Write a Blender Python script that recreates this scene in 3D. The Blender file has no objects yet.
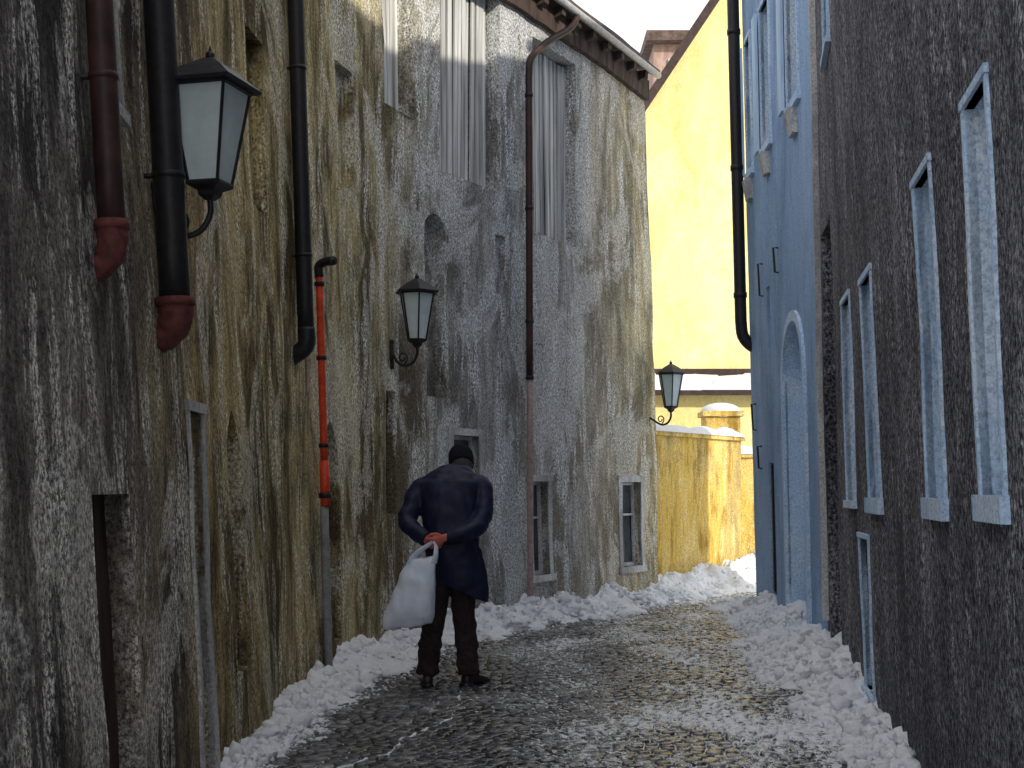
import bpy, math, random
from mathutils import Vector, noise, Matrix
random.seed(7)
R=math.radians
scene=bpy.context.scene
COL=scene.collection
# ------------------------------------------------------------------ helpers
def empty(name,loc=(0,0,0)):
    e=bpy.data.objects.new(name,None); e.location=loc; COL.objects.link(e); return e
def mk(name,verts,faces,mats,mi=None,parent=None,smooth=False):
    me=bpy.data.meshes.new(name); me.from_pydata([tuple(v) for v in verts],[],faces)
    if not isinstance(mats,(list,tuple)): mats=[mats]
    for m in mats: me.materials.append(m)
    if mi:
        for p,i in zip(me.polygons,mi): p.material_index=i
    if smooth:
        for p in me.polygons: p.use_smooth=True
    me.update()
    o=bpy.data.objects.new(name,me); COL.objects.link(o)
    if parent: o.parent=parent
    return o
class MB:
    def __init__(s): s.v=[]; s.f=[]; s.m=[]
    def add(s,vs,fs,m=0):
        b=len(s.v); s.v+= [Vector(v) for v in vs]
        for f in fs: s.f.append([b+i for i in f]); s.m.append(m)
    def box8(s,p,m=0):
        s.add(p,[(0,1,2,3),(7,6,5,4),(0,4,5,1),(1,5,6,2),(2,6,7,3),(3,7,4,0)],m)
    def box(s,x0,x1,y0,y1,z0,z1,m=0):
        s.box8([(x0,y0,z0),(x1,y0,z0),(x1,y1,z0),(x0,y1,z0),(x0,y0,z1),(x1,y0,z1),(x1,y1,z1),(x0,y1,z1)],m)
    def tube(s,path,rad,seg=10,m=0,cap=True,flat=1.0):
        path=[Vector(p) for p in path]; n=len(path)
        if not isinstance(rad,(list,tuple)): rad=[rad]*n
        up=None; rings=[]
        for i in range(n):
            t=(path[min(i+1,n-1)]-path[max(i-1,0)]).normalized()
            if up is None:
                up=t.orthogonal().normalized()
            up=(up-t*up.dot(t)).normalized(); w=t.cross(up)
            rings.append([path[i]+(up*math.cos(2*math.pi*k/seg)+w*math.sin(2*math.pi*k/seg)*flat)*rad[i] for k in range(seg)])
        s.rings(rings,m,cap)
    def rings(s,rings,m=0,cap=True):
        seg=len(rings[0]); vs=[p for r in rings for p in r]; fs=[]
        for i in range(len(rings)-1):
            for k in range(seg):
                a=i*seg+k; b=i*seg+(k+1)%seg
                fs.append((a,b,b+seg,a+seg))
        if cap:
            fs.append(tuple(range(seg))[::-1]); o=(len(rings)-1)*seg; fs.append(tuple(range(o,o+seg)))
        s.add(vs,fs,m)
    def ball(s,c,r,m=0,seg=12,rg=8,mat=None):
        c=Vector(c); r=Vector(r) if hasattr(r,'__len__') else Vector((r,r,r)); rings=[]
        for i in range(rg+1):
            a=-math.pi/2+math.pi*i/rg; a=max(min(a,math.pi/2-.03),-math.pi/2+.03)
            ring=[]
            for k in range(seg):
                b=2*math.pi*k/seg
                p=Vector((math.cos(a)*math.cos(b)*r.x,math.cos(a)*math.sin(b)*r.y,math.sin(a)*r.z))
                if mat: p=mat@p
                ring.append(c+p)
            rings.append(ring)
        s.rings(rings,m,True)
    def obj(s,name,mats,parent=None,smooth=False):
        return mk(name,s.v,s.f,mats,s.m,parent,smooth)
def bez(pts,n=8):
    P=[Vector(p) for p in pts]; P=[P[0]*2-P[1]]+P+[P[-1]*2-P[-2]]; out=[]
    for i in range(1,len(P)-2):
        for k in range(n):
            t=k/n; a,b,c,d=P[i-1:i+3]
            out.append(.5*((2*b)+(c-a)*t+(2*a-5*b+4*c-d)*t*t+(3*b-a-3*c+d)*t**3))
    out.append(P[-2]); return out
def nz(x,y,z): return noise.noise(Vector((x,y,z)))
# ------------------------------------------------------------------ materials
class NT:
    def __init__(s,name):
        s.mat=bpy.data.materials.new(name); s.mat.use_nodes=True; s.t=s.mat.node_tree
        s.b=s.t.nodes['Principled BSDF']; s.pos=s.t.nodes.new('ShaderNodeNewGeometry')
    def n(s,typ): return s.t.nodes.new(typ)
    def l(s,a,b): s.t.links.new(a,b)
    def map(s,sc,loc=(0,0,0)):
        m=s.n('ShaderNodeMapping'); m.inputs['Scale'].default_value=sc; m.inputs['Location'].default_value=loc
        s.l(s.pos.outputs['Position'],m.inputs['Vector']); return m.outputs[0]
    def noise(s,scale,sc=(1,1,1),detail=4,rough=.6,dist=0,loc=(0,0,0)):
        nd=s.n('ShaderNodeTexNoise'); nd.inputs['Scale'].default_value=scale; nd.inputs['Detail'].default_value=detail
        nd.inputs['Roughness'].default_value=rough; nd.inputs['Distortion'].default_value=dist
        s.l(s.map(sc,loc),nd.inputs['Vector']); return nd.outputs['Fac']
    def ramp(s,fac,stops,interp='LINEAR'):
        r=s.n('ShaderNodeValToRGB'); r.color_ramp.interpolation=interp
        e=r.color_ramp.elements
        while len(e)<len(stops): e.new(.5)
        for el,(p,c) in zip(e,stops):
            el.position=p; el.color=(c,c,c,1) if not hasattr(c,'__len__') else (*c,1)
        s.l(fac,r.inputs['Fac']); return r.outputs['Color']
    def mix(s,fac,a,b,blend='MIX'):
        m=s.n('ShaderNodeMix'); m.data_type='RGBA'; m.blend_type=blend; m.clamp_factor=True
        for v,i in ((fac,0),(a,6),(b,7)):
            if isinstance(v,(int,float)): m.inputs[i].default_value=v if i==0 else (v,v,v,1)
            elif isinstance(v,tuple): m.inputs[i].default_value=(*v,1)
            else: s.l(v,m.inputs[i])
        return m.outputs[2]
    def math(s,op,a,b=0):
        m=s.n('ShaderNodeMath'); m.operation=op
        for v,i in ((a,0),(b,1)):
            if isinstance(v,(int,float)): m.inputs[i].default_value=v
            else: s.l(v,m.inputs[i])
        return m.outputs[0]
    def sep(s):
        x=s.n('ShaderNodeSeparateXYZ'); s.l(s.pos.outputs['Position'],x.inputs[0]); return x.outputs
    def bump(s,h,strength=.5,dist=.02):
        b=s.n('ShaderNodeBump'); b.inputs['Strength'].default_value=strength; b.inputs['Distance'].default_value=dist
        s.l(h,b.inputs['Height']); s.l(b.outputs[0],s.b.inputs['Normal'])
    def col(s,c,rough=.85,metal=0,spec=.3):
        if isinstance(c,tuple): s.b.inputs['Base Color'].default_value=(*c,1)
        else: s.l(c,s.b.inputs['Base Color'])
        if isinstance(rough,(int,float)): s.b.inputs['Roughness'].default_value=rough
        else: s.l(rough,s.b.inputs['Roughness'])
        s.b.inputs['Metallic'].default_value=metal; s.b.inputs['Specular IOR Level'].default_value=spec

def plaster(name,dark,mid,light,blot=(.42,.6),streak=(.53,.66),pat=(.52,.56),patamt=.6,speck=.5,spup=.6,bstr=.6,lightamt=.9,darkamt=.8,finescale=55,seed=0,vert=.16,base=True):
    m=NT(name); X,Y,Z=m.sep()
    ramped=not isinstance(mid,tuple)
    n1=m.noise(1.5,(1,1,.5),5,.7,.4,(seed,3,1))
    if ramped:
        yy=m.math('ADD',m.math('DIVIDE',Y,20.),m.math('MULTIPLY',m.math('SUBTRACT',n1,.5),.14))
    def c(v): return v if isinstance(v,tuple) else m.ramp(yy,v)
    D,M,L=c(dark),c(mid),c(light)
    col=m.mix(m.ramp(n1,[(blot[0],0.),(blot[1],1.)]),D,M)
    n2=m.noise(5.5,(1,1,vert),5,.75,.25,(seed,1,9))
    st=m.ramp(n2,[(streak[0],0.),(streak[1],1.)])
    dk=m.ramp(n2,[(.36,1.),(.46,0.)])
    n3=m.noise(1.0,(1,1,.6),5,.66,.9,(seed,7,2))
    pt=m.ramp(n3,[(pat[0],0.),(pat[1],patamt)])
    fine=m.noise(finescale,(1,1,.8),3,.8)
    fmask=m.ramp(fine,[(.40,.05),(.58,1.)])
    lf=m.math('MULTIPLY',m.math('MAXIMUM',m.math('MULTIPLY',st,fmask),m.math('MULTIPLY',pt,m.math('ADD',m.math('MULTIPLY',fmask,.5),.5))),lightamt)
    col=m.mix(m.math('MULTIPLY',dk,darkamt),col,D)
    col=m.mix(lf,col,L)
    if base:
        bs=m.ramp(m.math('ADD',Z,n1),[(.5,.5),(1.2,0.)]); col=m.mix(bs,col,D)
    col=m.mix(1.,col,m.ramp(fine,[(.36,1-speck),(.50,1.),(.66,1+speck*spup)]),'MULTIPLY')
    m.col(col,.95,0,.15)
    m.bump(m.math('ADD',fine,m.math('ADD',n2,m.math('MULTIPLY',pt,.25))),bstr,.03)
    return m.mat

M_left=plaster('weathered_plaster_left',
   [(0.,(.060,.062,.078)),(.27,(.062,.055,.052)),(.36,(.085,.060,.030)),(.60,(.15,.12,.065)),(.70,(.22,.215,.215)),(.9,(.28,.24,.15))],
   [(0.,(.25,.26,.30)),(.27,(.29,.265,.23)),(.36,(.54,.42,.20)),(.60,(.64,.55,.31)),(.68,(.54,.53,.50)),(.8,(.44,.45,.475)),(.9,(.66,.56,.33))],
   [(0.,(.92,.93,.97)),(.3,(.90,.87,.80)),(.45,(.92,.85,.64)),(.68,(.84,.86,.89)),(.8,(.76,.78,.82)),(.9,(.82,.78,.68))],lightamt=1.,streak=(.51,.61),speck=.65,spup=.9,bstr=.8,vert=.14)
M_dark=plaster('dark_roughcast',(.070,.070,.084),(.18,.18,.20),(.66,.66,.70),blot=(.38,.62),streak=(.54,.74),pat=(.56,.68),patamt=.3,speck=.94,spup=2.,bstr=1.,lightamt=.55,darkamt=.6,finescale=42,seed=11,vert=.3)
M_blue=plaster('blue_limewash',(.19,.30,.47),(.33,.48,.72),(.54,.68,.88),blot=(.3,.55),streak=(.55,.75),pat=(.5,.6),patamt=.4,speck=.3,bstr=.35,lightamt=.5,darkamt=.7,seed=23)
M_yel=plaster('yellow_render',(.66,.52,.20),(.82,.72,.34),(.88,.83,.58),blot=(.28,.55),streak=(.5,.8),speck=.12,bstr=.2,lightamt=.5,darkamt=.25,finescale=14,seed=31,vert=.4)
M_ochre=plaster('ochre_garden_wall',(.28,.17,.035),(.70,.48,.12),(.86,.78,.44),blot=(.35,.55),streak=(.5,.66),patamt=.3,speck=.4,bstr=.5,darkamt=.7,seed=41,vert=.2)
M_pink=plaster('pink_render',(.26,.17,.14),(.36,.25,.21),(.5,.38,.34),speck=.1,bstr=.1,seed=51)
M_frame=plaster('pale_painted_stone',(.34,.50,.72),(.54,.71,.93),(.80,.88,.96),blot=(.3,.45),speck=.3,bstr=.4,darkamt=.35,seed=3,base=False)
M_stone=plaster('pale_stone_trim',(.34,.34,.34),(.60,.60,.60),(.80,.80,.80),speck=.3,bstr=.4,darkamt=.5,seed=5,base=False)

def simple(name,c,rough=.6,metal=0,var=.3,scale=20,bstr=.2,spec=.4,sc=(1,1,1)):
    m=NT(name); n=m.noise(scale,sc,3,.65)
    c0=tuple(max(0,x*(1-var)) for x in c); c1=tuple(min(1,x*(1+var)) for x in c)
    m.col(m.ramp(n,[(.3,c0),(.7,c1)]),rough,metal,spec); m.bump(n,bstr,.01); return m.mat
M_hole=simple('dark_interior',(.03,.03,.035),.5,0,.5,6)
M_pipe=simple('brown_pipe',(.040,.017,.015),.55,.0,.6,9)
M_rust=simple('rusty_boot',(.12,.032,.03),.7,0,.5,25,.5)
M_black=simple('black_iron',(.014,.014,.017),.5,.0,.5,30)
M_red=simple('red_pipe',(.72,.07,.02),.5,0,.35,18)
M_greypipe=simple('grey_pipe',(.27,.27,.27),.6,0,.3)
M_pinkpipe=simple('faded_pipe',(.36,.27,.26),.6,0,.3)
M_wood=simple('weathered_wood',(.56,.56,.55),.9,0,.6,10,.8,.2,(1,1,.05))
M_shut=simple('blue_shutter',(.46,.62,.86),.7,0,.3,8,.3,.3,(1,1,.1))
M_darkwood=simple('dark_wood',(.07,.05,.042),.85,0,.6,10,.6,.2,(1,1,.2))
M_rake=simple('rake_board',(.045,.028,.026),.85,0,.4,10)
M_roof=simple('roof_tiles',(.10,.07,.06),.9,0,.5,6,.8)
M_metal=simple('gutter_metal',(.40,.40,.41),.5,.2,.3)
M_glass=simple('window_glass',(.05,.06,.075),.12,0,.4,3,.05,.6)
M_coat=simple('navy_coat',(.007,.011,.040),.6,0,.5,14,.3,.3)
M_trou=simple('dark_trousers',(.034,.023,.026),.9,0,.4,30,.3,.2)
M_shoe=simple('black_shoe',(.012,.010,.010),.4,0,.3,30,.2,.5)
M_cap=simple('dark_cap',(.014,.014,.018),.95,0,.4,60,.4,.1)
M_hair=simple('grey_hair',(.08,.075,.07),.8,0,.5,120,.4,.2)
M_skin=simple('skin',(.55,.15,.10),.55,0,.18,30,.15,.4)
M_lampglass=simple('frosted_glass',(.60,.70,.72),.35,0,.12,7,.05,.5)

def snowmat(name,c=(.91,.93,.97),dirt=.35):
    m=NT(name); n=m.noise(28,(1,1,1),4,.7); n2=m.noise(2.2,(1,1,1),4,.7,.5)
    col=m.mix(m.ramp(n2,[(.54,0.),(.74,dirt)]),c,(.46,.47,.50))
    m.col(col,.75,0,.3); m.bump(n,.7,.03)
    return m.mat
M_snow=snowmat('snow')
M_snowclean=snowmat('roof_snow',(.70,.72,.76),.3)
m=NT('white_plastic'); n=m.noise(9,(1,1,1),3,.5,.4)
m.col(m.ramp(n,[(.3,(.66,.74,.92)),(.7,(.82,.88,.97))]),.35,0,.4); m.bump(n,.35,.03); M_bag=m.mat
def roadmat(name,stone):
    m=NT(name); X,Y,Z=m.sep()
    if stone:
        rnd=m.pos.outputs['Random Per Island']
        base=m.ramp(rnd,[(0.,(.028,.029,.034)),(.5,(.075,.077,.085)),(.85,(.14,.14,.145)),(1.,(.28,.28,.28))])
    else:
        base=(.018,.017,.018)
    big=m.noise(.9,(1,.5,1),4,.65,.6,(4,2,0)); small=m.noise(22 if stone else 10,(1,.8,1),4,.85,.4)
    side=m.ramp(m.math('ADD',m.math('MULTIPLY',X,.5),.5),[(0.2,0.),(.6,.055),(1.,.10)])
    s=m.math('ADD',m.math('ADD',m.math('MULTIPLY',big,.42),m.math('MULTIPLY',small,.58)),side)
    msk=m.ramp(s,[(.60 if stone else .54,0.),(.625 if stone else .565,1.)])
    col=m.mix(msk,base,(.88,.91,.96))
    wet=m.ramp(big,[(.40,.10),(.60,.34)])
    m.col(col,m.mix(msk,wet,.5),0,.9)
    m.bump(m.math('ADD',small,msk),.5,.008)
    return m.mat
M_cob=roadmat('cobble_stone',True); M_road=roadmat('cobble_joints',False)
M_ground=simple('snowy_ground',(.76,.77,.79),.9,0,.2,2)

# ------------------------------------------------------------------ facades
def interp(tab,y):
    if y<=tab[0][0]: return tab[0][1]
    for (a,b),(c,d) in zip(tab,tab[1:]):
        if y<=c: return b+(d-b)*(y-a)/(c-a)
    a,b=tab[-2]; c,d=tab[-1]; return d+(d-b)*(y-c)/(c-a)
def smoothtab(tab,y,w=.5): return sum(interp(tab,y+w*k/4) for k in range(-4,5))/9
LT=[(-8,-1.5),(6,-1.5),(9,-1.52),(10,-1.5),(11.4,-1.36),(12.6,-1.10),(13.6,-.60),(14.2,-.27),(14.9,.14),(16.4,.93),(18.2,1.86)]
LL=[(-8,.055),(6,.055),(10,.03),(12.6,.01),(15,.003),(18.2,.025)]
RT=[(-8,.90-8*.149),(12.1,2.703)]; RL=[(-8,.055),(8,.05),(12.1,.02)]
BT=[(12.1,2.71),(16.6,2.87)]; BL=[(12.1,.02),(16.6,.025)]
class Wall:
    def __init__(s,tab,lean,side,amp,seed): s.tab=tab; s.lean=lean; s.side=side; s.amp=amp; s.seed=seed
    def nrm(s,y):
        dx=(smoothtab(s.tab,y+.1)-smoothtab(s.tab,y-.1))/.2; v=Vector((1,-dx,0)).normalized()*s.side; return v
    def P(s,y,z,d=0,raw=False):
        x=smoothtab(s.tab,y)-interp(s.lean,y)*(z-1.45); n=s.nrm(y)
        k=0 if raw else s.amp*(nz(y*.7,z*.35,s.seed)+.45*nz(y*2.1,z*1.1,s.seed+5)+.25*nz(y*6,z*3,s.seed+9))
        return Vector((x,y,z))+n*(k+d)
WL=Wall(LT,LL,1,.055,1.3); WR=Wall(RT,RL,-1,.022,8.1); WB=Wall(BT,BL,-1,.012,15.7)
def outline(o):
    ya,yb,za,zb=o['r']
    if o.get('arch'):
        r=(yb-ya)/2; rise=o.get('rise',r); zs=zb-rise; c=(ya+yb)/2
        arc=[(c+r*math.cos(math.pi*k/12),zs+rise*math.sin(math.pi*k/12)) for k in range(13)]
        return [(ya,za),(yb,za)]+arc
    return [(ya,za),(yb,za),(yb,zb),(ya,zb)]
def facade(W,y0,y1,z1,ops,mat,parent,z0=-.1,step=.1,zstep=.15):
    def lines(a,b,st,edges):
        n=int((b-a)/st)+1; L=[a+(b-a)*i/n for i in range(n+1)]
        L=[v for v in L if all(abs(v-e)>.03 for e in edges)]
        L+= [e for e in edges if a<e<b]
        for e in (a,b):
            if e not in L: L.append(e)
        return sorted(set(L))
    ye=sorted({round(v,4) for o in ops for v in o['r'][:2]}); ze=sorted({round(v,4) for o in ops for v in o['r'][2:]})
    ys=lines(y0,y1,step,ye); zs=lines(z0,z1,zstep,ze)
    vs=[W.P(y,z) for y in ys for z in zs]; fs=[]; nzs=len(zs)
    for i in range(len(ys)-1):
        for j in range(nzs-1):
            cy=(ys[i]+ys[i+1])/2; cz=(zs[j]+zs[j+1])/2
            if any(o['r'][0]<cy<o['r'][1] and o['r'][2]<cz<o['r'][3] for o in ops): continue
            fs.append((i*nzs+j,(i+1)*nzs+j,(i+1)*nzs+j+1,i*nzs+j+1))
    mk('wall',vs,fs,mat,None,parent,True)
    for o in ops:
        ol=outline(o); dep=o.get('d',.15); b=MB(); n=len(ol)
        pts=[]
        for i in range(n):
            a=ol[i]; c=ol[(i+1)%n]; k=max(1,int(math.hypot(a[0]-c[0],a[1]-c[1])/.25))
            for q in range(k): pts.append((a[0]+(c[0]-a[0])*q/k,a[1]+(c[1]-a[1])*q/k))
        n=len(pts)
        for i in range(n):
            a=pts[i]; c=pts[(i+1)%n]
            b.add([W.P(*a,.002),W.P(*c,.002),W.P(*c,-dep),W.P(*a,-dep)],[(0,1,2,3)],0)
        b.add([W.P(*p,-dep+.005) for p in pts],[tuple(range(n))],1)
        if o.get('arch'):
            ya,yb,za,zb=o['r']; arc=ol[2:]
            h=len(arc)//2
            for i in range(h): b.add([W.P(yb,zb),W.P(*arc[i]),W.P(*arc[i+1])],[(0,1,2)],2)
            for i in range(h,len(arc)-1): b.add([W.P(ya,zb),W.P(*arc[i]),W.P(*arc[i+1])],[(0,1,2)],2)
        b.obj(o.get('name','window_recess'),[o.get('reveal',mat),o.get('back',M_hole),mat],parent)
        if o.get('frame'):
            w,pr=o['frame']; fm=o.get('fmat',M_stone); ya,yb,za,zb=o['r']; fb=MB()
            def bx(a0,a1,c0,c1,d0,d1):
                k=max(1,int((c1-c0)/.3))
                for q in range(k):
                    e0=c0+(c1-c0)*q/k; e1=c0+(c1-c0)*(q+1)/k
                    P=W.P
                    fb.box8([P(a0,e0,d0),P(a1,e0,d0),P(a1,e0,d1),P(a0,e0,d1),P(a0,e1,d0),P(a1,e1,d0),P(a1,e1,d1),P(a0,e1,d1)])
            ws=o.get('sill',w)
            bx(ya-w,ya,za,zb,-.03,pr); bx(yb,yb+w,za,zb,-.03,pr)
            bx(ya-w-.01,yb+w+.01,zb,zb+w,-.03,pr+.004)
            if ws: bx(ya-w-.02,yb+w+.02,za-ws,za,-.03,pr+.02)
            fb.obj('frame',fm,parent)
        if o.get('bars'):
            ya,yb,za,zb=o['r']; P=W.P; sb=MB(); q=-dep+.008; r_=-dep+.035; ym=(ya+yb)/2; zm=za+(zb-za)*.6
            for (a0,a1,c0,c1) in ((ya+.002,ya+.04,za+.002,zb-.002),(yb-.04,yb-.002,za+.002,zb-.002),(ya+.041,yb-.041,za+.002,za+.04),(ya+.041,yb-.041,zb-.04,zb-.002),(ya+.041,yb-.041,zm,zm+.025)):
                sb.box8([P(a0,c0,q),P(a1,c0,q),P(a1,c0,r_),P(a0,c0,r_),P(a0,c1,q),P(a1,c1,q),P(a1,c1,r_),P(a0,c1,r_)])
            sb.obj('casement',o.get('fmat',M_stone),parent)
        if o.get('slats'):
            ya,yb,za,zb=o['r']; sb=MB(); y=ya+.01; sd=o.get('sd',.08)
            while y<yb-.03:
                w=random.uniform(.045,.075); t=random.uniform(-.03,.03); q=random.uniform(-.015,.015)
                y2=min(y+w,yb-.005); za2=za+random.uniform(0,.05)
                P=W.P; d0=-sd+q
                sb.box8([P(y,za2,d0),P(y2,za2,d0),P(y2,za2,d0-.02),P(y,za2,d0-.02),
                         P(y+t*.5,zb-.02,d0),P(y2+t*.5,zb-.02,d0),P(y2+t*.5,zb-.02,d0-.02),P(y+t*.5,zb-.02,d0-.02)])
                y=y2+random.uniform(.010,.035)
            sb.obj('slats',o.get('smat',M_wood),parent)
def body(W,y0,y1,z1,back,parent,mat):
    b=MB(); N=16; ys=[y0+(y1-y0)*i/N for i in range(N+1)]
    off=.5
    for a,c in zip(ys,ys[1:]):
        pa,pc=W.P(a,0,-off,True),W.P(c,0,-off,True)
        b.add([(pa.x,pa.y,-.1),(pc.x,pc.y,-.1),(pc.x,pc.y,z1),(pa.x,pa.y,z1)],[(0,1,2,3)])
    for y in (y0,y1):
        zz=[-.1+(z1+.1)*k/10 for k in range(11)]
        for za,zb in zip(zz,zz[1:]):
            p=W.P(y,za); q=W.P(y,zb); 
            b.add([p,q,(back,q.y,q.z),(back,p.y,p.z)],[(0,1,2,3)])
    b.add([(back,ys[0],-.1),(back,ys[-1],-.1),(back,ys[-1],z1),(back,ys[0],z1)],[(0,1,2,3)])
    for a,c in zip(ys,ys[1:]):
        pa,pc=W.P(a,z1),W.P(c,z1); b.add([pa,pc,(back,c,z1),(back,a,z1)],[(0,1,2,3)])
    b.obj('side_and_back_walls',mat,parent)
def roof(W,y0,y1,z1,back,parent,over=.15,rise=1.2):
    b=MB(); N=24; ys=[y0+(y1-y0)*i/N for i in range(N+1)]; th=.1
    for a,c in zip(ys,ys[1:]):
        pa,pc=W.P(a,z1,over),W.P(c,z1,over); pa.z=pc.z=z1+.02
        ra=Vector(((pa.x+back)/2,pa.y,z1+rise)); rc=Vector(((pc.x+back)/2,pc.y,z1+rise))
        ba=Vector((back,pa.y,z1+.02)); bc=Vector((back,pc.y,z1+.02)); u=Vector((0,0,th))
        b.box8([pa,pc,rc,ra,pa+u,pc+u,rc+u,ra+u]); b.box8([ra,rc,bc,ba,ra+u,rc+u,bc+u,ba+u])
    for y in (y0,y1):
        p=W.P(y,z1,-.02); p.z=z1; b.add([p,((p.x+back)/2,p.y,z1+rise),(back,p.y,z1)],[(0,1,2)])
    b.obj('roof',M_roof,parent)

# ---- left row
hA=empty('dark_plaster_house'); hB=empty('ochre_plaster_house'); hC=empty('grey_plaster_house')
HA,HB,ZC=5.3,6.1,6.62
facade(WL,2,9.9,HA,[
  dict(r=(4.90,5.42,-.05,1.42),d=.10,name='cellar_door',back=M_darkwood),
  dict(r=(6.48,6.82,-.05,1.80),d=.10,name='narrow_door',back=M_darkwood,frame=(.05,.015),sill=0,fmat=M_stone),
  dict(r=(7.42,7.80,.45,1.86),d=.16,arch=1,rise=.32,name='arched_niche',back=M_hole),
  dict(r=(5.25,5.6,2.95,3.7),d=.14,name='window_recess',back=M_glass,frame=(.05,.02)),
  dict(r=(8.6,9.05,3.2,4.3),d=.08,name='window_recess',back=M_left),
 ],M_left,hA)
body(WL,2,9.9,HA,-8,hA,M_left); roof(WL,2,9.9,HA,-8,hA)
facade(WL,9.9,12.2,HB,[
  dict(r=(10.72,11.05,.25,1.95),d=.12,arch=1,rise=.3,name='arched_niche'),
  dict(r=(11.3,11.7,3.9,4.9),d=.08,name='window_recess',back=M_left),
 ],M_left,hB)
body(WL,9.9,12.2,HB,-8,hB,M_left); roof(WL,9.9,12.2,HB,-8,hB)
facade(WL,12.2,18.2,ZC,[
  dict(r=(12.40,12.62,1.2,2.3),d=.10,name='niche',back=M_stone),
  dict(r=(12.42,13.0,4.85,6.45),d=.25,slats=1,sd=.16,name='hayloft_opening'),
  dict(r=(13.2,13.56,2.3,4.05),d=.14,arch=1,name='arched_niche',back=M_left),
  dict(r=(13.42,14.46,4.48,6.5),d=.4,slats=1,sd=.14,name='hayloft_opening'),
  dict(r=(13.68,14.1,1.55,1.95),d=.1,back=M_glass,frame=(.07,.015),bars=1),
  dict(r=(14.42,14.6,3.45,4.05),d=.06,back=M_left,name='niche'),
  dict(r=(15.06,15.42,.48,1.5),d=.12,back=M_glass,frame=(.07,.015),bars=1),
  dict(r=(15.1,16.12,4.2,6.3),d=.4,slats=1,sd=.14,name='hayloft_opening'),
  dict(r=(17.24,17.74,.45,1.5),d=.12,back=M_glass,frame=(.08,.015),bars=1),
 ],M_left,hC)
body(WL,12.2,18.2,ZC,-8,hC,M_left); roof(WL,12.2,18.25,ZC+.1,-8,hC,over=.2,rise=2)
b=MB(); g=MB()
N=30
for i in range(N):
    a=12.3+(18.2-12.3)*i/N; c=12.3+(18.2-12.3)*(i+1)/N
    P=WL.P
    b.box8([P(a,ZC-.16,-.01),P(c,ZC-.16,-.01),P(c,ZC-.16,.07),P(a,ZC-.16,.07),P(a,ZC+.09,-.01),P(c,ZC+.09,-.01),P(c,ZC+.09,.07),P(a,ZC+.09,.07)])
    if i%2==0:
        b.box8([P(a,ZC-.02,.07),P(a+.09,ZC-.02,.07),P(a+.09,ZC+.01,.17),P(a,ZC+.01,.17),P(a,ZC+.10,.07),P(a+.09,ZC+.10,.07),P(a+.09,ZC+.10,.17),P(a,ZC+.10,.17)])
b.obj('eave_beam',M_darkwood,hC)
path=[WL.P(12.3+5.85*i/30,ZC+.12,.21,True) for i in range(31)]
g.tube(path,.042,10); g.obj('gutter',M_metal,hC,True)
# ---- right row
hD=empty('dark_roughcast_house'); hE=empty('blue_house')
HD,HE=7.6,7.8
pw=dict(reveal=M_frame,back=M_glass,fmat=M_frame)
facade(WR,-1,12.1,HD,[
  dict(r=(4.40,4.80,1.42,2.74),d=.14,frame=(.03,.012),sill=.09,**pw),
  dict(r=(5.58,6.06,1.40,2.74),d=.14,frame=(.03,.012),sill=.09,**pw),
  dict(r=(7.85,8.45,1.38,2.66),d=.12,frame=(.035,.012),sill=.09,**pw),
  dict(r=(9.30,9.85,1.35,2.72),d=.12,frame=(.035,.012),sill=.05,**pw),
  dict(r=(2.6,3.1,1.4,2.74),d=.13,frame=(.035,.02),sill=.10,**pw),
  dict(r=(8.62,9.12,.15,1.12),d=.1,reveal=M_dark,back=M_darkwood,frame=(.03,.015),fmat=M_frame,name='cellar_hatch'),
  dict(r=(10.7,11.75,-.05,3.55),d=.16,reveal=M_dark,back=M_darkwood,name='tall_doorway'),
  dict(r=(10.0,10.55,4.65,6.1),d=.12,frame=(.04,.02),**pw),
  dict(r=(5.0,5.5,4.6,6.0),d=.12,frame=(.04,.02),**pw),
 ],M_dark,hD)
body(WR,-1,12.1,HD,8,hD,M_dark); roof(WR,-1,12.1,HD,8,hD,rise=.8)
bw=dict(reveal=M_frame,back=M_glass,fmat=M_frame,d=.1,frame=(.05,.02),sill=.08)
facade(WB,12.1,16.6,HE,[
  dict(r=(13.0,14.15,-.05,3.05),d=.2,arch=1,reveal=M_frame,back=M_blue,name='arched_doorway'),
  dict(r=(12.95,13.55,5.1,6.6),**bw), dict(r=(14.65,15.2,5.1,6.6),**bw), dict(r=(16.0,16.4,5.1,6.6),**bw),
  dict(r=(15.0,15.35,.25,1.7),d=.08,slats=1,sd=.03,smat=M_black,name='iron_grille'),
  dict(r=(15.0,15.2,2.95,3.6),d=.08,name='niche',reveal=M_blue),
 ],M_blue,hE)
body(WB,12.1,16.6,HE,5.4,hE,M_blue); roof(WB,12.1,16.6,HE,5.4,hE,rise=.6)
b=MB()
for (ya,yb) in ((12.95,13.55),(14.65,15.2),(16.0,16.4)):
    P=WB.P
    for (c0,c1) in ((yb+.06,yb+.06+(yb-ya)*.42),):
        b.box8([P(c0,5.1,.03),P(c1,5.1,.03),P(c1,5.1,.06),P(c0,5.1,.06),P(c0,6.6,.03),P(c1,6.6,.03),P(c1,6.6,.06),P(c0,6.6,.06)],0)
b.obj('open_shutters',M_shut,hE)
b=MB(); P=WB.P
for y in (13.2,14.9,16.2):
    b.box8([P(y-.12,4.76,.0),P(y+.12,4.76,.0),P(y+.12,4.76,.05),P(y-.12,4.76,.05),P(y-.12,4.99,.0),P(y+.12,4.99,.0),P(y+.12,4.99,.09),P(y-.12,4.99,.09)])
b.obj('sill_brackets',M_stone,hE)
b=MB()
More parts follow.
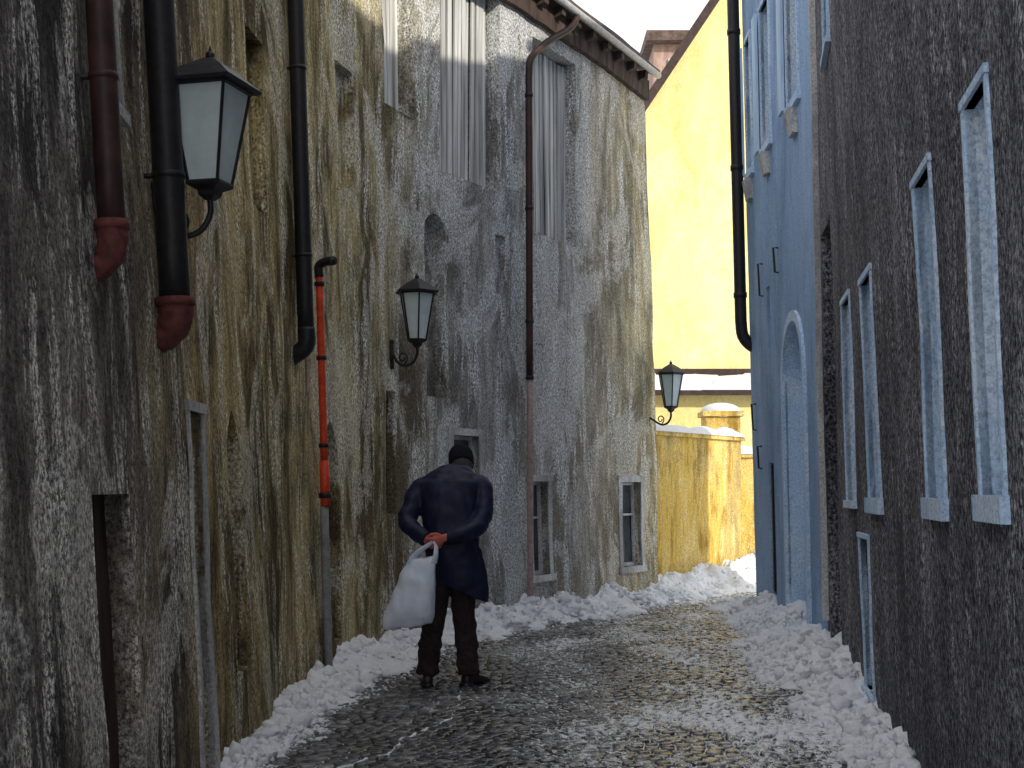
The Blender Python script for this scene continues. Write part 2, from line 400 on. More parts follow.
for (y,z,l) in ((15.45,3.9,.35),(16.25,2.4,.3),(14.4,3.9,.25),(15.9,1.9,.25)):
    b.tube([WB.P(y,z,.0),WB.P(y,z,.05),WB.P(y,z-l,.04),WB.P(y+.02,z-l,.0)],.012,6)
b.obj('iron_hooks',M_black,hE)
b=MB(); c=13.575; r=.575; zs=3.05-r
ring=[(c-r,0)]+[(c+(r)*math.cos(math.pi-math.pi*k/16),zs+r*math.sin(math.pi-math.pi*k/16)) for k in range(17)]+[(c+r,0)]
ring2=[(c-r-.1,0)]+[(c+(r+.1)*math.cos(math.pi-math.pi*k/16),zs+(r+.1)*math.sin(math.pi-math.pi*k/16)) for k in range(17)]+[(c+r+.1,0)]
for i in range(len(ring)-1):
    P=WB.P
    b.box8([P(*ring[i],-.02),P(*ring[i+1],-.02),P(*ring2[i+1],-.02),P(*ring2[i],-.02),P(*ring[i],.03),P(*ring[i+1],.03),P(*ring2[i+1],.03),P(*ring2[i],.03)])
b.obj('arch_surround',M_frame,hE)
b=MB(); P=WR.P
for k in range(30):
    z0=.3+k*.23; z1=z0+.23
    b.box8([P(11.98,z0,.0),P(12.09,z0,.0),P(12.09,z0,.05),P(11.98,z0,.05),P(11.98,z1,.0),P(12.09,z1,.0),P(12.09,z1,.05),P(11.98,z1,.05)])
b.obj('corner_strip',M_stone,hD)

# ------------------------------------------------------------------ drainpipes
def drainpipe(W,y,ztop,zbot,r,boot=True,m=M_pipe,d=.09):
    e=empty('drainpipe'); b=MB()
    n=14; path=[W.P(y,ztop+(zbot-ztop)*i/n,d+r*.3,True) for i in range(n+1)]
    b.tube(path,r,14,0)
    for z in [zbot+.55+1.3*k for k in range(int((ztop-zbot)/1.3))]:
        b.tube([W.P(y,z-.012,d+r*.3,True),W.P(y,z+.012,d+r*.3,True)],r*1.08,14,0)
        b.tube([W.P(y,z,d,True),W.P(y,z,-.05,True)],.012,6,1)
    if boot:
        pth=bez([W.P(y,zbot+.02,d+r*.3,True),W.P(y,zbot-.05,d+r*.3,True),W.P(y+.01,zbot-.11,d*.9,True),W.P(y+.02,zbot-.16,.02,True)],5)
        rr=[r*1.15]*5+[r*1.08]*5+[r*.95]*4+[r*.8]*4
        b.tube(pth,rr[:len(pth)],14,2)
        b.tube([W.P(y,zbot+.03,d+r*.3,True),W.P(y,zbot-.005,d+r*.3,True)],r*1.28,14,2)
    b.obj('pipe',[m,M_black,M_rust],e,True)
drainpipe(WL,5.06,HA,2.38,.050)
drainpipe(WL,5.96,HA,2.22,.066,m=M_black)
drainpipe(WL,9.72,HA,2.5,.058,m=M_black,boot=False)
b=MB(); b.tube(bez([WL.P(9.72,2.55,.11,True),WL.P(9.72,2.42,.1,True),WL.P(9.74,2.33,-.03,True)],5),.062,12)
b.obj('drainpipe_elbow',M_black,bpy.data.objects['drainpipe.002'],True)
e=empty('drainpipe'); b=MB()
top=bez([WL.P(15.75,ZC+.08,.21,True),WL.P(15.6,ZC-.1,.19,True),WL.P(15.2,6.25,.12,True),WL.P(14.93,6.0,.08,True),WL.P(14.9,5.8,.07,True)],6)
b.tube(top+[WL.P(14.9,5.8-(5.8-2.6)*i/8,.07,True) for i in range(1,9)],.038,10,0)
b.tube([WL.P(14.9,2.6-(2.5)*i/8,.07,True) for i in range(9)],.034,10,1)
for z in (5.6,4.4,3.2,2.6): b.tube([WL.P(14.9,z-.02,.07,True),WL.P(14.9,z+.02,.07,True)],.046,10,2)
b.obj('pipe',[M_pipe,M_pinkpipe,M_black],e,True)
e=empty('drainpipe'); b=MB()
pth=[WB.P(16.5,HE-(HE-3.5)*i/12,.12,True) for i in range(13)]+bez([WB.P(16.5,3.4,.12,True),WB.P(16.5,3.22,.10,True),WB.P(16.5,3.1,.0,True),WB.P(16.5,3.08,-.1,True)],4)
b.tube(pth,.07,12,0)
for z in (6.8,5.2,3.7): b.tube([WB.P(16.5,z-.03,.12,True),WB.P(16.5,z+.03,.12,True)],.08,12,0)
b.obj('pipe',[M_black],e,True)
e=empty('red_standpipe'); b=MB(); yr=10.40
b.tube([WL.P(yr,1.62+(3.02-1.62)*i/6,.07,True) for i in range(7)],.028,10,0)
b.tube([WL.P(yr,1.30,.07,True),WL.P(yr,1.64,.07,True)],.036,10,0)
b.tube([WL.P(yr,1.36,.07,True),WL.P(yr,1.40,.07,True)],.048,10,1)
b.tube(bez([WL.P(yr,3.0,.07,True),WL.P(yr,3.08,.07,True),WL.P(yr-.02,3.11,.12,True),WL.P(yr-.07,3.11,.2,True)],4),.034,10,1)
b.tube([WL.P(yr,.1+1.2*i/6,.06,True) for i in range(7)],.032,10,2)
for z in (1.75,2.4,2.95): b.tube([WL.P(yr,z-.015,.07,True),WL.P(yr,z+.015,.07,True)],.038,10,1)
b.obj('pipe',[M_red,M_black,M_greypipe],e,True)

# ------------------------------------------------------------------ lanterns
def lantern(W,y,ztop,reach,seg=6,rot=0,k_=1.):
    e=empty('wall_lantern'); wp=W.P(y,ztop-.6,0,True); n=W.nrm(y); t=Vector((0,0,1)).cross(n)
    O=wp+n*reach; O.z=ztop-.58
    def L(a,z,c=0): return Vector((O.x,O.y,0))+n*a+t*c+Vector((0,0,O.z+z))
    def hexr(r,z): return [L(k_*r*math.cos(2*math.pi*(k+rot)/seg),z,k_*r*math.sin(2*math.pi*(k+rot)/seg)) for k in range(seg)]
    g=MB(); g.rings([hexr(.083,.01),hexr(.155,.42)],0); g.obj('frosted_panes',M_lampglass,e)
    b=MB()
    for k in range(seg):
        b.tube([hexr(.086,0)[k],hexr(.16,.42)[k]],.008,6)
    for r,z in ((.088,0.0),(.16,.415)):
        h=hexr(r,z)
        for k in range(seg): b.tube([h[k],h[(k+1)%seg]],.010,6)
    b.rings([hexr(.205,.418),hexr(.208,.432),hexr(.19,.445),hexr(.11,.50),hexr(.03,.545)],0)
    b.ball(L(0,.56),.02); b.tube([L(0,.57),L(0,.60)],[.01,.003],6)
    b.rings([hexr(.02,-.07),hexr(.045,-.05),hexr(.05,-.03),hexr(.09,-.012),hexr(.09,.006)],0)
    b.obj('iron_frame_and_roof',M_black,e)
    b=MB(); rc=reach
    b.tube(bez([L(0,-.05),L(0,-.13),L(-.04,-.20),L(-.11,-.225),L(-.18,-.20),L(-rc+.03,-.13),L(-rc,-.12)],6),.0135,8)
    sc=[L(-.14+ .045*math.exp(-.12*a)*math.cos(a),-.155+.05*math.exp(-.12*a)*math.sin(a)) for a in [i*.4-1.2 for i in range(20)]]
    b.tube(sc,.008,6)
    b.tube([L(-rc+.012,-.22),L(-rc+.012,-.02)],.022,8)
    b.ball(L(-rc+.012,-.23),.026); b.ball(L(-rc+.012,-.01),.026)
    b.obj('scroll_bracket',M_black,e,True)
lantern(WL,6.08,3.34,.26,4,.33,1.13)
lantern(WL,12.55,3.33,.26,6)
lantern(WL,18.02,3.04,.32,6)

# ------------------------------------------------------------------ far end
def strip_wall(name,p0,p1,th,z,mat,snow=.10):
    e=empty(name); p0=Vector(p0); p1=Vector(p1); t=(p1-p0).normalized(); n=Vector((t.y,-t.x))
    N=24; b=MB()
    def q(u,v,zz):
        p=p0.lerp(p1,u)+n*v; return Vector((p.x,p.y,zz))
    for i in range(N):
        a=i/N; c=(i+1)/N
        b.box8([q(a,0,-.1),q(c,0,-.1),q(c,-th,-.1),q(a,-th,-.1),q(a,0,z),q(c,0,z),q(c,-th,z),q(a,-th,z)])
    b.box8([q(-.01,.05,z+.001),q(1.01,.05,z+.001),q(1.01,-th-.05,z+.001),q(-.01,-th-.05,z+.001),q(-.01,.05,z+.06),q(1.01,.05,z+.06),q(1.01,-th-.05,z+.06),q(-.01,-th-.05,z+.06)])
    b.obj('masonry',mat,e)
    rings=[]
    for i in range(N*2+1):
        u=i/(N*2); h=snow*(1+.6*nz(u*7,1,2)+.4*nz(u*20,3,1)); w=th+.14
        rings.append([q(u,.07-w*k/8, z+.055+h*max(0,1-abs(k/4-1)**2.5)) for k in range(9)])
    vs=[p for r in rings for p in r]; fs=[(i*9+k,(i+1)*9+k,(i+1)*9+k+1,i*9+k+1) for i in range(len(rings)-1) for k in range(8)]
    mk('snow_cap',vs,fs,M_snowclean,None,e,True)
strip_wall('garden_wall',(1.78,18.25),(3.42,20.9),.35,2.12,M_ochre)
def pillar(x,y,w,z,name='gate_pillar'):
    e=empty(name); b=MB(); b.box(x-w/2,x+w/2,y-w/2,y+w/2,-.1,z); b.box(x-w/2-.05,x+w/2+.05,y-w/2-.05,y+w/2+.05,z+.002,z+.08)
    b.obj('masonry',M_ochre,e); s=MB(); s.ball((x,y,z+.07),(w*.60,w*.60,.15),seg=18,rg=10); s.obj('snow_cap',M_snowclean,e,True)
pillar(3.18,21.35,.52,2.50)
strip_wall('garden_wall',(3.58,22.2),(7.5,22.6),.35,1.9,M_ochre,.16)
hy=empty('yellow_gabled_house'); b=MB()
Y0=26; xl,xr,ze=1.6,11.4,7.15; xm=(xl+xr)/2; za=ze+(xm-xl)*1.5
b.add([(xl,Y0,-.1),(xr,Y0,-.1),(xr,Y0,ze),(xm,Y0,za),(xl,Y0,ze)],[(0,1,2,3,4)])
b.add([(xl,Y0+9,-.1),(xr,Y0+9,-.1),(xr,Y0+9,ze),(xm,Y0+9,za),(xl,Y0+9,ze)],[(4,3,2,1,0)])
b.add([(xl,Y0,-.1),(xl,Y0+9,-.1),(xl,Y0+9,ze),(xl,Y0,ze)],[(0,1,2,3)]); b.add([(xr,Y0,-.1),(xr,Y0+9,-.1),(xr,Y0+9,ze),(xr,Y0,ze)],[(0,1,2,3)])
b.obj('walls',M_yel,hy)
b=MB()
for s_ in (-1,1):
    xe=xm+s_*(xm-xl+.25); zz=ze-.25*1.5
    for (ya,yb,m_,dz,th) in ((Y0-.35,Y0+9.3,0,.06,.12),(Y0-.36,Y0-.30,1,-.10,.27)):
        b.box8([(xe,ya,zz+dz),(xm,ya,za+dz),(xm,yb,za+dz),(xe,yb,zz+dz),(xe,ya,zz+dz+th),(xm,ya,za+dz+th),(xm,yb,za+dz+th),(xe,yb,zz+dz+th)],m_)
b.obj('roof',[M_roof,M_rake],hy)
b=MB()
b.box(2.2,7.5,23.0,25.99,-.1,2.95)
b.obj('annex_walls',M_yel,hy)
b=MB(); b.box8([(2.05,22.7,2.92),(7.6,22.7,2.92),(7.6,25.98,3.40),(2.05,25.98,3.40),(2.05,22.7,3.0),(7.6,22.7,3.0),(7.6,25.98,3.48),(2.05,25.98,3.48)])
b.box(2.05,7.6,25.9,25.985,3.49,3.62)
b.obj('annex_roof',M_rake,hy)
vs=[];fs=[]
for i in range(61):
    for j in range(15):
        x=2.08+5.5*i/60; v=j/14; y=22.72+3.2*v; h=.07*min(1,math.sin(min(1,v*6)*math.pi/2))*(1+.8*nz(x*2,y*2,0)) 
        if nz(x*.9,y*1.6,4)<-.16: h=-.02
        vs.append((x,y,3.008+.48*(y-22.7)/3.28+h))
for i in range(60):
    for j in range(14): a=i*15+j; fs.append((a,a+15,a+16,a+1))
mk('annex_snow',vs,fs,M_snowclean,None,hy,True)
hp=empty('pink_rendered_house'); b=MB(); b.box(4.25,13,42,50,-.1,14.7); b.obj('walls',M_pink,hp)
b=MB(); b.box(4.0,13.3,41.6,50.4,14.7,15.0); b.obj('roof',M_roof,hp)
b=MB(); b.box(4.75,5.35,41.95,42.02,13.0,14.2,0); b.box(4.68,4.75,41.92,42.02,12.95,14.25,1); b.box(5.35,5.42,41.92,42.02,12.95,14.25,1); b.obj('window',[M_glass,M_stone],hp)

# ------------------------------------------------------------------ ground, road, cobbles
mk('ground',[(-150,-150,-.012),(150,-150,-.012),(150,150,-.012),(-150,150,-.012)],[(0,1,2,3)],M_ground)
rd=[(-1.9,1),(1.6,1),(3.0,12.1),(3.1,16.9),(9,17.5),(9,24),(3,22.9),(1.2,18.2),(-.1,15.2),(-1.2,13.2),(-1.8,11)]
mk('cobbled_street',[(x,y,0) for x,y in rd],[tuple(range(len(rd)))],M_road)
b=MB(); rnd=random.Random(3)
Y=3.0; row=0
while Y<22.5:
    x=-2.0+(row%2)*.05
    while x<5.5:
        w=rnd.uniform(.065,.095); cx=x+w/2; x+=w+.008
        cy=Y+.26*abs(math.sin(math.pi*cx/1.55))+rnd.uniform(-.006,.006)
        if cx<smoothtab(LT,cy)-.05 and cy<18.2: continue
        if cy<12.1 and cx>smoothtab(RT,cy)+.05: continue
        if cy>=18.2 and cx<1.79+(cy-18.2)*.55: continue
        if cy<16.6 and cx>3.0: continue
        l=.074+rnd.uniform(-.008,.006); h=.011+rnd.uniform(-.004,.006); a=rnd.uniform(-.08,.08)+math.atan(.26*math.pi/1.55*math.cos(math.pi*cx/1.55)*(1 if math.sin(math.pi*cx/1.55)>0 else -1))
        h+=.012*nz(cx*1.2,cy*1.2,5)
        h=max(h,.004)
        ca,sa=math.cos(a),math.sin(a); tx=rnd.uniform(-.06,.06); ty=rnd.uniform(-.06,.06)
        def pt(u,v,z): 
            xx=u*w/2; yy=v*l/2; return (cx+xx*ca-yy*sa,cy+xx*sa+yy*ca,z+(tx*xx+ty*yy if z>0 else 0))
        Q=((-1,-.75),(-.75,-1),(.75,-1),(1,-.75),(1,.75),(.75,1),(-.75,1),(-1,.75))
        o1=[pt(*p,-.005) for p in Q]
        o2=[pt(p[0]*.95,p[1]*.95,h*.7) for p in Q]
        o3=[pt(p[0]*.76,p[1]*.76,h) for p in Q]
        b.rings([o1,o2,o3],0,False); nb=len(b.v)
        b.f.append([nb-8+k for k in range(8)]); b.m.append(0)
    Y+=.082; row+=1
b.obj('cobblestones',M_cob,None,True)

# ------------------------------------------------------------------ snow banks
import bmesh
bm=bmesh.new(); bmesh.ops.create_icosphere(bm,subdivisions=2,radius=1); iv=[v.co.copy() for v in bm.verts]; jf=[[v.index for v in f.verts] for f in bm.faces]; bm.free()
def bank(name,pts,seed,chunks=900):
    vs=[];fs=[];K=30;n=len(pts); rn=random.Random(seed)
    def H(px,py): return .7+.8*nz(px*1.6,py*1.6,seed+1)+.5*nz(px*5,py*5,seed+2)
    for i,(x,y,nx,ny,w,h) in enumerate(pts):
        ww=w*(1+.5*nz(x*1.3,y*1.3,seed)+.3*nz(x*4,y*4,seed))
        for k in range(K+1):
            u=k/K; d=-.12+(ww+.12)*u; px=x+nx*d; py=y+ny*d
            prof=(1-u**1.6)
            z=h*prof*(H(px,py)+.30*abs(nz(px*11,py*11,seed+3))+.20*nz(px*25,py*25,seed+4))+.012
            if u<.12: z=max(z,.02)
            if k==K: z=-.02
            vs.append((px+.02*nz(px*9,py*9,3),py+.02*nz(px*9,py*9,7),z))
    for i in range(n-1):
        for k in range(K): a=i*(K+1)+k; fs.append((a,a+K+1,a+K+2,a+1))
    for c in range(chunks):
        i=rn.randrange(n); x,y,nx,ny,w,h=pts[i]; u=rn.random()**.8*1.3
        r=rn.choice([.007,.009,.012,.014,.018,.022,.028,.036,.05])*rn.uniform(.7,1.2)
        if u>.95: r=min(r,.018)
        ww=w*(1+.5*nz(x*1.3,y*1.3,seed))
        d=ww*u; px=x+nx*d+rn.uniform(-.04,.04); py=y+ny*d+rn.uniform(-.04,.04)
        z=max(0,h*(1-min(u,1)**1.6)*H(px,py))+r*.05
        M=Matrix.Rotation(rn.uniform(0,6),3,'Z')@Matrix.Rotation(rn.uniform(0,6),3,'X')@Matrix.Diagonal((rn.uniform(.7,1.6),rn.uniform(.6,1.1),rn.uniform(.5,.9)))
        b0=len(vs); o=rn.uniform(0,50)
        for v in iv:
            q=v*(1+.7*nz(v.x*1.3+o,v.y*1.3,v.z*1.3)+.4*nz(v.x*3+o,v.y*3,v.z*3)); q=M@q*r; vs.append((px+q.x,py+q.y,z+q.z))
        fs+= [[b0+k for k in f] for f in jf]
    mk(name,vs,fs,M_snow,None,None,True)
wtab=[(4,.08),(6.5,.16),(8,.24),(9.5,.38),(11,.48),(13,.5),(15,.55),(18.2,.6),(22,.7)]
htab=[(4,.03),(6.5,.08),(8,.12),(10,.15),(12,.19),(15,.24),(18.2,.26),(22,.36)]
pts=[]; y=5.6
while y<18.2:
    p=WL.P(y,0,0,True); n=WL.nrm(y); pts.append((p.x,p.y,n.x,n.y,interp(wtab,y),interp(htab,y))); y+=.022
p0=Vector((1.9,18.3)); p1=Vector((3.5,20.9)); 
for i in range(90):
    u=i/89; p=p0.lerp(p1,u); n=Vector((.85,-.53)); pts.append((p.x,p.y,n.x,n.y,.65+.2*u,.28+.12*u))
p0=Vector((3.6,21.2)); p1=Vector((6.5,22.2))
for i in range(80):
    u=i/79; p=p0.lerp(p1,u); pts.append((p.x,p.y,.3,-.95,.9,.4))
bank('snow_bank',pts,3,4400)
pts=[]; y=6.4
wr=[(6,.15),(7.2,.27),(9,.46),(10,.58),(13,.62),(16.6,.45)]; hr=[(6,.05),(7.2,.15),(9,.22),(12,.24),(16.6,.20)]
while y<16.6:
    W=WR if y<12.1 else WB
    p=W.P(y,0,0,True); n=W.nrm(y); pts.append((p.x,p.y,n.x,n.y,interp(wr,y),interp(hr,y))); y+=.022
bank('snow_bank',pts,9,3800)
path=bez([(-.36,9.85,0),(-.36,9.2,0),(-.38,8.75,0),(-.5,8.3,0),(-.62,8.0,0),(-.66,7.6,0),(-.85,7.2,0),(-.9,6.6,0)],30); vs=[];fs=[]
for i,p in enumerate(path):
    w=.006+.02*max(0,nz(p.x*7,p.y*7,2)+.2); q=.03*nz(p.x*5,p.y*5,9)+.015*nz(p.x*20,p.y*20,9); z=.009+.012*nz(p.x*12,p.y*12,4)
    vs+= [(p.x-w+q,p.y,z-.012),(p.x+q,p.y,z+.004),(p.x+w+q,p.y,z-.012)]
    if i: a=(i-1)*3; fs+=[(a,a+1,a+4,a+3),(a+1,a+2,a+5,a+4)]
mk('frozen_trickle',vs,fs,M_snow,None,None,True)

# ------------------------------------------------------------------ the man
man=empty('old_man_walking',(-.46,10.1,.018))
def remeshed(mb,name,mat,vox=.012,sm=4,wr=None):
    o=mk(name+'_tmp',mb.v,mb.f,mat)
    md=o.modifiers.new('r','REMESH'); md.mode='VOXEL'; md.voxel_size=vox
    s=o.modifiers.new('s','SMOOTH'); s.iterations=sm; s.factor=.6
    dg=bpy.context.evaluated_depsgraph_get(); ev=o.evaluated_get(dg); me=bpy.data.meshes.new_from_object(ev)
    bpy.data.objects.remove(o)
    if wr:
        ns=[v.normal.copy() for v in me.vertices]
        for v,n in zip(me.vertices,ns): v.co+=n*wr(v.co)
    for p in me.polygons: p.use_smooth=True
    me.name=name
    if not me.materials: me.materials.append(mat)
    q=bpy.data.objects.new(name,me); COL.objects.link(q); q.parent=man; return q
def ell(cx,cy,cz,rx,ry,tilt=0,n=28,p=2.3,xt=0):
    out=[]
    for k in range(n):
        a=2*math.pi*k/n; c,s=math.cos(a),math.sin(a)
        x=rx*math.copysign(abs(c)**(2/p),c); y=ry*math.copysign(abs(s)**(2/p),s)
        out.append(Vector((cx+x,cy+y,cz+y*math.tan(tilt)-x*xt)))
    return out
c=MB()
c.rings([ell(.095,.0,.675,.195,.16,.0,xt=.42),ell(.078,.0,.77,.195,.165,xt=.2),ell(.05,-.005,.88,.20,.165),ell(.03,-.01,.98,.195,.155,-.1),
         ell(.02,.01,1.10,.195,.15,-.15),ell(.01,.035,1.22,.205,.15,-.2),ell(.005,.07,1.33,.220,.145,-.3),ell(.01,.11,1.42,.228,.14,-.35),
         ell(.02,.16,1.485,.20,.12,-.45),ell(.04,.20,1.53,.14,.10,-.5),ell(.055,.235,1.56,.085,.08,-.5)])
c.tube(bez([(-.15,.14,1.43),(-.22,.10,1.39),(-.265,.04,1.28),(-.295,-.03,1.185),(-.245,-.11,1.12),(-.17,-.17,1.07),(-.145,-.185,1.055)],4),[.082]*4+[.080]*4+[.075]*4+[.070]*4+[.062]*4+[.055]*4+[.050],16)
c.tube(bez([(.17,.14,1.46),(.245,.10,1.42),(.258,.03,1.30),(.245,-.05,1.19),(.18,-.14,1.12),(.07,-.19,1.085),(-.01,-.205,1.07)],4),[.078]*4+[.072]*4+[.068]*4+[.064]*4+[.060]*4+[.054]*4+[.050],16)
c.tube([(.055+.085*math.cos(a),.21+.075*math.sin(a),1.545+.02*math.sin(a)) for a in [i*math.pi/8 for i in range(17)]],.028,10)
c.tube([(.21,-.02,.98),(.245,-.03,.8),(.278,-.03,.62)],[.035,.035,.022],12)
def wrk(p):
    return .012*nz(p.x*6,p.y*6,p.z*3.5)+.010*nz(p.x*9+p.z*7,p.y*8,p.z*9-p.x*5)+.006*nz(p.x*20,p.y*20,p.z*16)-(.006 if abs(p.x-.03)<.008 and p.z<.95 else 0)
remeshed(c,'coat',M_coat,.010,4,wrk)
t=MB()
t.rings([ell(.02,0,.74,.15,.11),ell(.02,0,.84,.16,.12),ell(.02,0,.95,.15,.11)])
t.tube([(-.055,.0,.86),(-.08,.02,.68),(-.10,.035,.52),(-.125,.01,.34),(-.145,-.005,.18),(-.15,-.0,.075)],[.095,.092,.084,.080,.078,.082],16)
t.tube([(.095,.0,.86),(.105,.02,.68),(.11,.035,.52),(.125,.02,.34),(.14,.0,.18),(.15,.0,.07)],[.095,.092,.084,.080,.078,.084],16)
remeshed(t,'trousers',M_trou,.011,3,lambda p:.012*nz(p.x*9,p.y*9,p.z*9)+.009*nz(p.x*14,p.y*14,p.z*22+p.x*20)*(1.7 if p.z<.3 else 1))
def shoe(x,y,ang):
    s=MB(); ca,sa=math.cos(ang),math.sin(ang)
    def w(px,py,pz): return Vector((x+px*ca-py*sa,y+px*sa+py*ca,pz))
    secs=[(-.085,.028,.055,.06),(-.075,.038,.062,.075),(-.03,.042,.062,.10),(.02,.042,.055,.095),(.08,.048,.04,.07),(.14,.05,.03,.052),(.18,.04,.025,.042),(.205,.018,.018,.03)]
    rr=[]
    for py,hw,cz,top in secs:
        rr.append([w(hw*math.cos(a)*(1 if math.sin(a)<0 else .92),py,max(0.0,(top/2)+ (top/2)*math.copysign(abs(math.sin(a))**.7,math.sin(a)))) for a in [2*math.pi*k/16 for k in range(16)]])
    s.rings(rr); 
    for (a0,a1) in ((-.09,-.02),): s.box8([w(-.038,a0,-.014),w(.038,a0,-.014),w(.038,a1,-.014),w(-.038,a1,-.014),w(-.04,a0,.016),w(.04,a0,.016),w(.04,a1,.016),w(-.04,a1,.016)])
    s.obj('shoe',M_shoe,man,True)
shoe(-.15,.0,.12); shoe(.165,.01,-.65)
hm=Matrix.Rotation(R(-36),3,'X')@Matrix.Rotation(R(-6),3,'Y'); HC=Vector((.085,.29,1.60))
h=MB()
def hw(x,y,z): return HC+hm@Vector((x,y,z))
h.ball(HC,(.078,.098,.115),0,24,16,hm)
h.ball(hw(0,.03,-.06),(.055,.06,.055),0,16,10,hm)
h.tube([hw(0,-.02,-.03),Vector((.06,.22,1.51))],[.055,.06],16)
h.tube([hw(0,.088,.015),hw(0,.112,-.015),hw(0,.100,-.028)],[.008,.014,.01],8)
remeshed(h,'head',M_skin,.007,3)
f=MB()
for s_ in (-1,1):
    f.ball(hw(s_*.080,-.005,-.005),(.010,.020,.032),0,12,8,hm)
    f.ball(hw(s_*.03,.088,.02),(.012,.008,.009),1,10,6,hm); f.ball(hw(s_*.03,.095,.02),(.005,.003,.005),2,8,6,hm)
f.tube([hw(-.025,.082,-.058),hw(0,.09,-.055),hw(.025,.082,-.058)],.006,6,3)
f.obj('face_features',[M_skin,simple('eye_white',(.7,.7,.68),.3),M_black,simple('lips',(.4,.16,.13),.5)],man,True)
hr_=MB(); hr_.ball(hw(0,-.018,-.02),(.082,.090,.085),0,20,14,hm); remeshed(hr_,'hair',M_hair,.008,2,lambda p:.003*nz(p.x*90,p.y*60,p.z*90))
k=MB()
k.rings([[hw(.090*s*math.cos(a),-.008+.108*s*math.sin(a),z) for a in [2*math.pi*q/24 for q in range(24)]] for s,z in ((1.0,-.03),(1.04,-.01),(1.05,.045),(1.0,.08),(.86,.108),(.55,.126),(.1,.132))])
rr=[]
for q in range(13):
    a=math.pi*q/12; rr.append(hw(.082*math.cos(a),-.005+.10*math.sin(a),.028)); rr.append(hw(.074*math.cos(a),.03+.13*math.sin(a),.012))
k.add(rr+[v+hm@Vector((0,0,-.008)) for v in rr],[(2*q,2*q+1,2*q+3,2*q+2) for q in range(12)]+[(26+2*q,26+2*q+2,26+2*q+3,26+2*q+1) for q in range(12)]+[(2*q+1,26+2*q+1,26+2*q+3,2*q+3) for q in range(12)])
k.obj('flat_cap',M_cap,man,True)
def hand(wr,pd,fd,side,nm):
    b=MB(); wr=Vector(wr); pd=Vector(pd).normalized(); fd=(Vector(fd)-pd*Vector(fd).dot(pd)).normalized(); nn=pd.cross(fd)*side
    rings=[]
    for tt,hw_,hh in ((-.03,.026,.022),(0,.028,.021),(.03,.036,.018),(.06,.042,.017),(.085,.042,.014),(.094,.036,.009)):
        rings.append([wr+pd*tt+fd*hw_*math.cos(a)+nn*hh*math.sin(a) for a in [2*math.pi*q/14 for q in range(14)]])
    b.rings(rings)
    for q,(off,ln) in enumerate(((-.031,.062),(-.0105,.072),(.0105,.075),(.031,.068))):
        p=wr+pd*.07+fd*off; pts=[p]; ang=.35; 
        for sg in (.03,.48*ln,.32*ln,.26*ln):
            d=pd*math.cos(ang)+nn*math.sin(ang); pts.append(pts[-1]+d*sg); ang+=.75+.05*q
        b.tube(bez(pts,3),[.0098]*4+[.0092]*4+[.0085]*3+[.006]*2,10)
    p=wr+pd*.02+fd*.026
    b.tube(bez([p,p+fd*.022+pd*.02+nn*.006,p+fd*.026+pd*.045+nn*.016,p+fd*.014+pd*.062+nn*.028],3),[.014,.013,.012,.012,.0115,.011,.0105,.010,.0095,.007],10)
    remeshed(b,nm,M_skin,.0035,2)
hand((-.155,-.20,1.055),(.75,-.25,-.25),(.0,-.2,1),-1,'left_hand')
hand((-.02,-.225,1.065),(-.8,-.2,-.35),(.0,-.2,1),1,'right_hand')
bg=MB(); rings=[]
for z,x0,x1,th in ((.440,-.42,-.13,.03),(.448,-.455,-.105,.075),(.51,-.450,-.090,.10),(.60,-.425,-.085,.105),(.70,-.385,-.080,.095),(.80,-.335,-.075,.075),(.88,-.300,-.070,.05),(.925,-.275,-.070,.03)):
    cx=(x0+x1)/2; hw2=(x1-x0)/2
    rings.append([Vector((cx+hw2*math.copysign(abs(math.cos(a))**.5,math.cos(a)),-.25+th*math.copysign(abs(math.sin(a))**.8,math.sin(a)),z+(.022*math.cos(a)))) for a in [2*math.pi*q/28 for q in range(28)]])
bg.rings(rings)
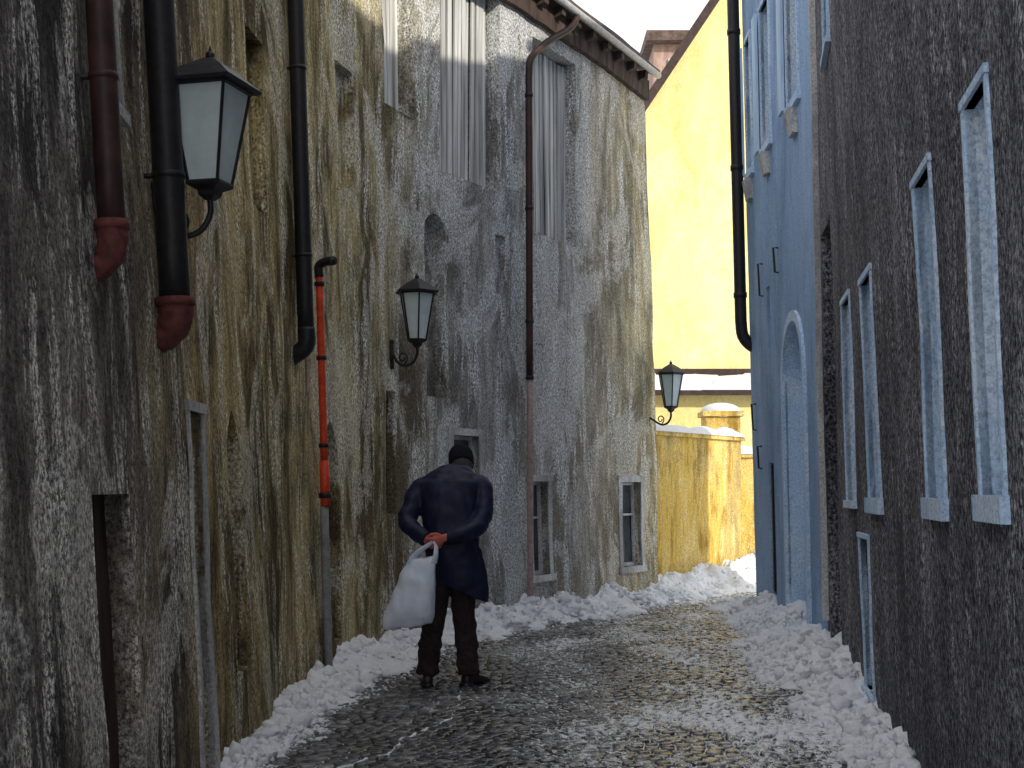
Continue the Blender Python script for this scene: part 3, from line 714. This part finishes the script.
remeshed(bg,'carrier_bag',M_bag,.010,2,lambda p:.012*nz(p.x*8+p.z*4,p.y*8,p.z*8)+.010*nz(p.x*18,p.y*12,p.z*5)+.003*nz(p.x*30,p.y*30,p.z*12))
hb=MB()
for yy,o_ in ((-.275,0),(-.235,.012)):
    for pts in ([(-.255,yy,.89),(-.21,yy,.96),(-.13,-.25+o_,1.015),(-.10,-.262+o_,1.04)],[(-.09,yy,.89),(-.075,yy,.95),(-.075,-.25+o_,1.015),(-.09,-.262+o_,1.04)]):
        P_=bez(pts,6); hb.tube(P_,[.030-.018*i/(len(P_)-1) for i in range(len(P_))],8,0,True,.25)
hb.obj('bag_handles',M_bag,man,True)

# ------------------------------------------------------------------ light, sky, camera
el=R(25); az=R(141.5)
S=Vector((math.sin(az)*math.cos(el),math.cos(az)*math.cos(el),math.sin(el)))
ld=bpy.data.lights.new('sun','SUN'); ld.energy=3.8; ld.angle=R(1.0); ld.color=(1,.93,.78)
lo=bpy.data.objects.new('sun',ld); lo.rotation_euler=S.to_track_quat('Z','Y').to_euler(); COL.objects.link(lo)
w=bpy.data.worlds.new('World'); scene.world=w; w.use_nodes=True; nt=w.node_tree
sky=nt.nodes.new('ShaderNodeTexSky'); sky.sky_type='NISHITA'; sky.sun_disc=False; sky.sun_elevation=el; sky.sun_rotation=az
sky.dust_density=1.5; sky.air_density=1.2; sky.ozone_density=1.0
# bright haze colour added over the sky: whitens it and fills the shaded street
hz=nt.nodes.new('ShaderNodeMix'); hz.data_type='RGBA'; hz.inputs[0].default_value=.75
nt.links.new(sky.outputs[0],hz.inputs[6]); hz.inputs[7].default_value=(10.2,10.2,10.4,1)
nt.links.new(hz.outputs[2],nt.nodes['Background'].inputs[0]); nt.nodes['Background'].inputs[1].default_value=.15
cd=bpy.data.cameras.new('camera'); cd.sensor_width=36; cd.lens=36*1400/1024; cd.shift_y=102/1024; cd.clip_end=500
co=bpy.data.objects.new('camera',cd); co.location=(0,0,1.45); co.rotation_euler=(R(90),0,0); COL.objects.link(co); scene.camera=co
scene.view_settings.view_transform='Standard'; scene.view_settings.look='None'; scene.view_settings.exposure=0
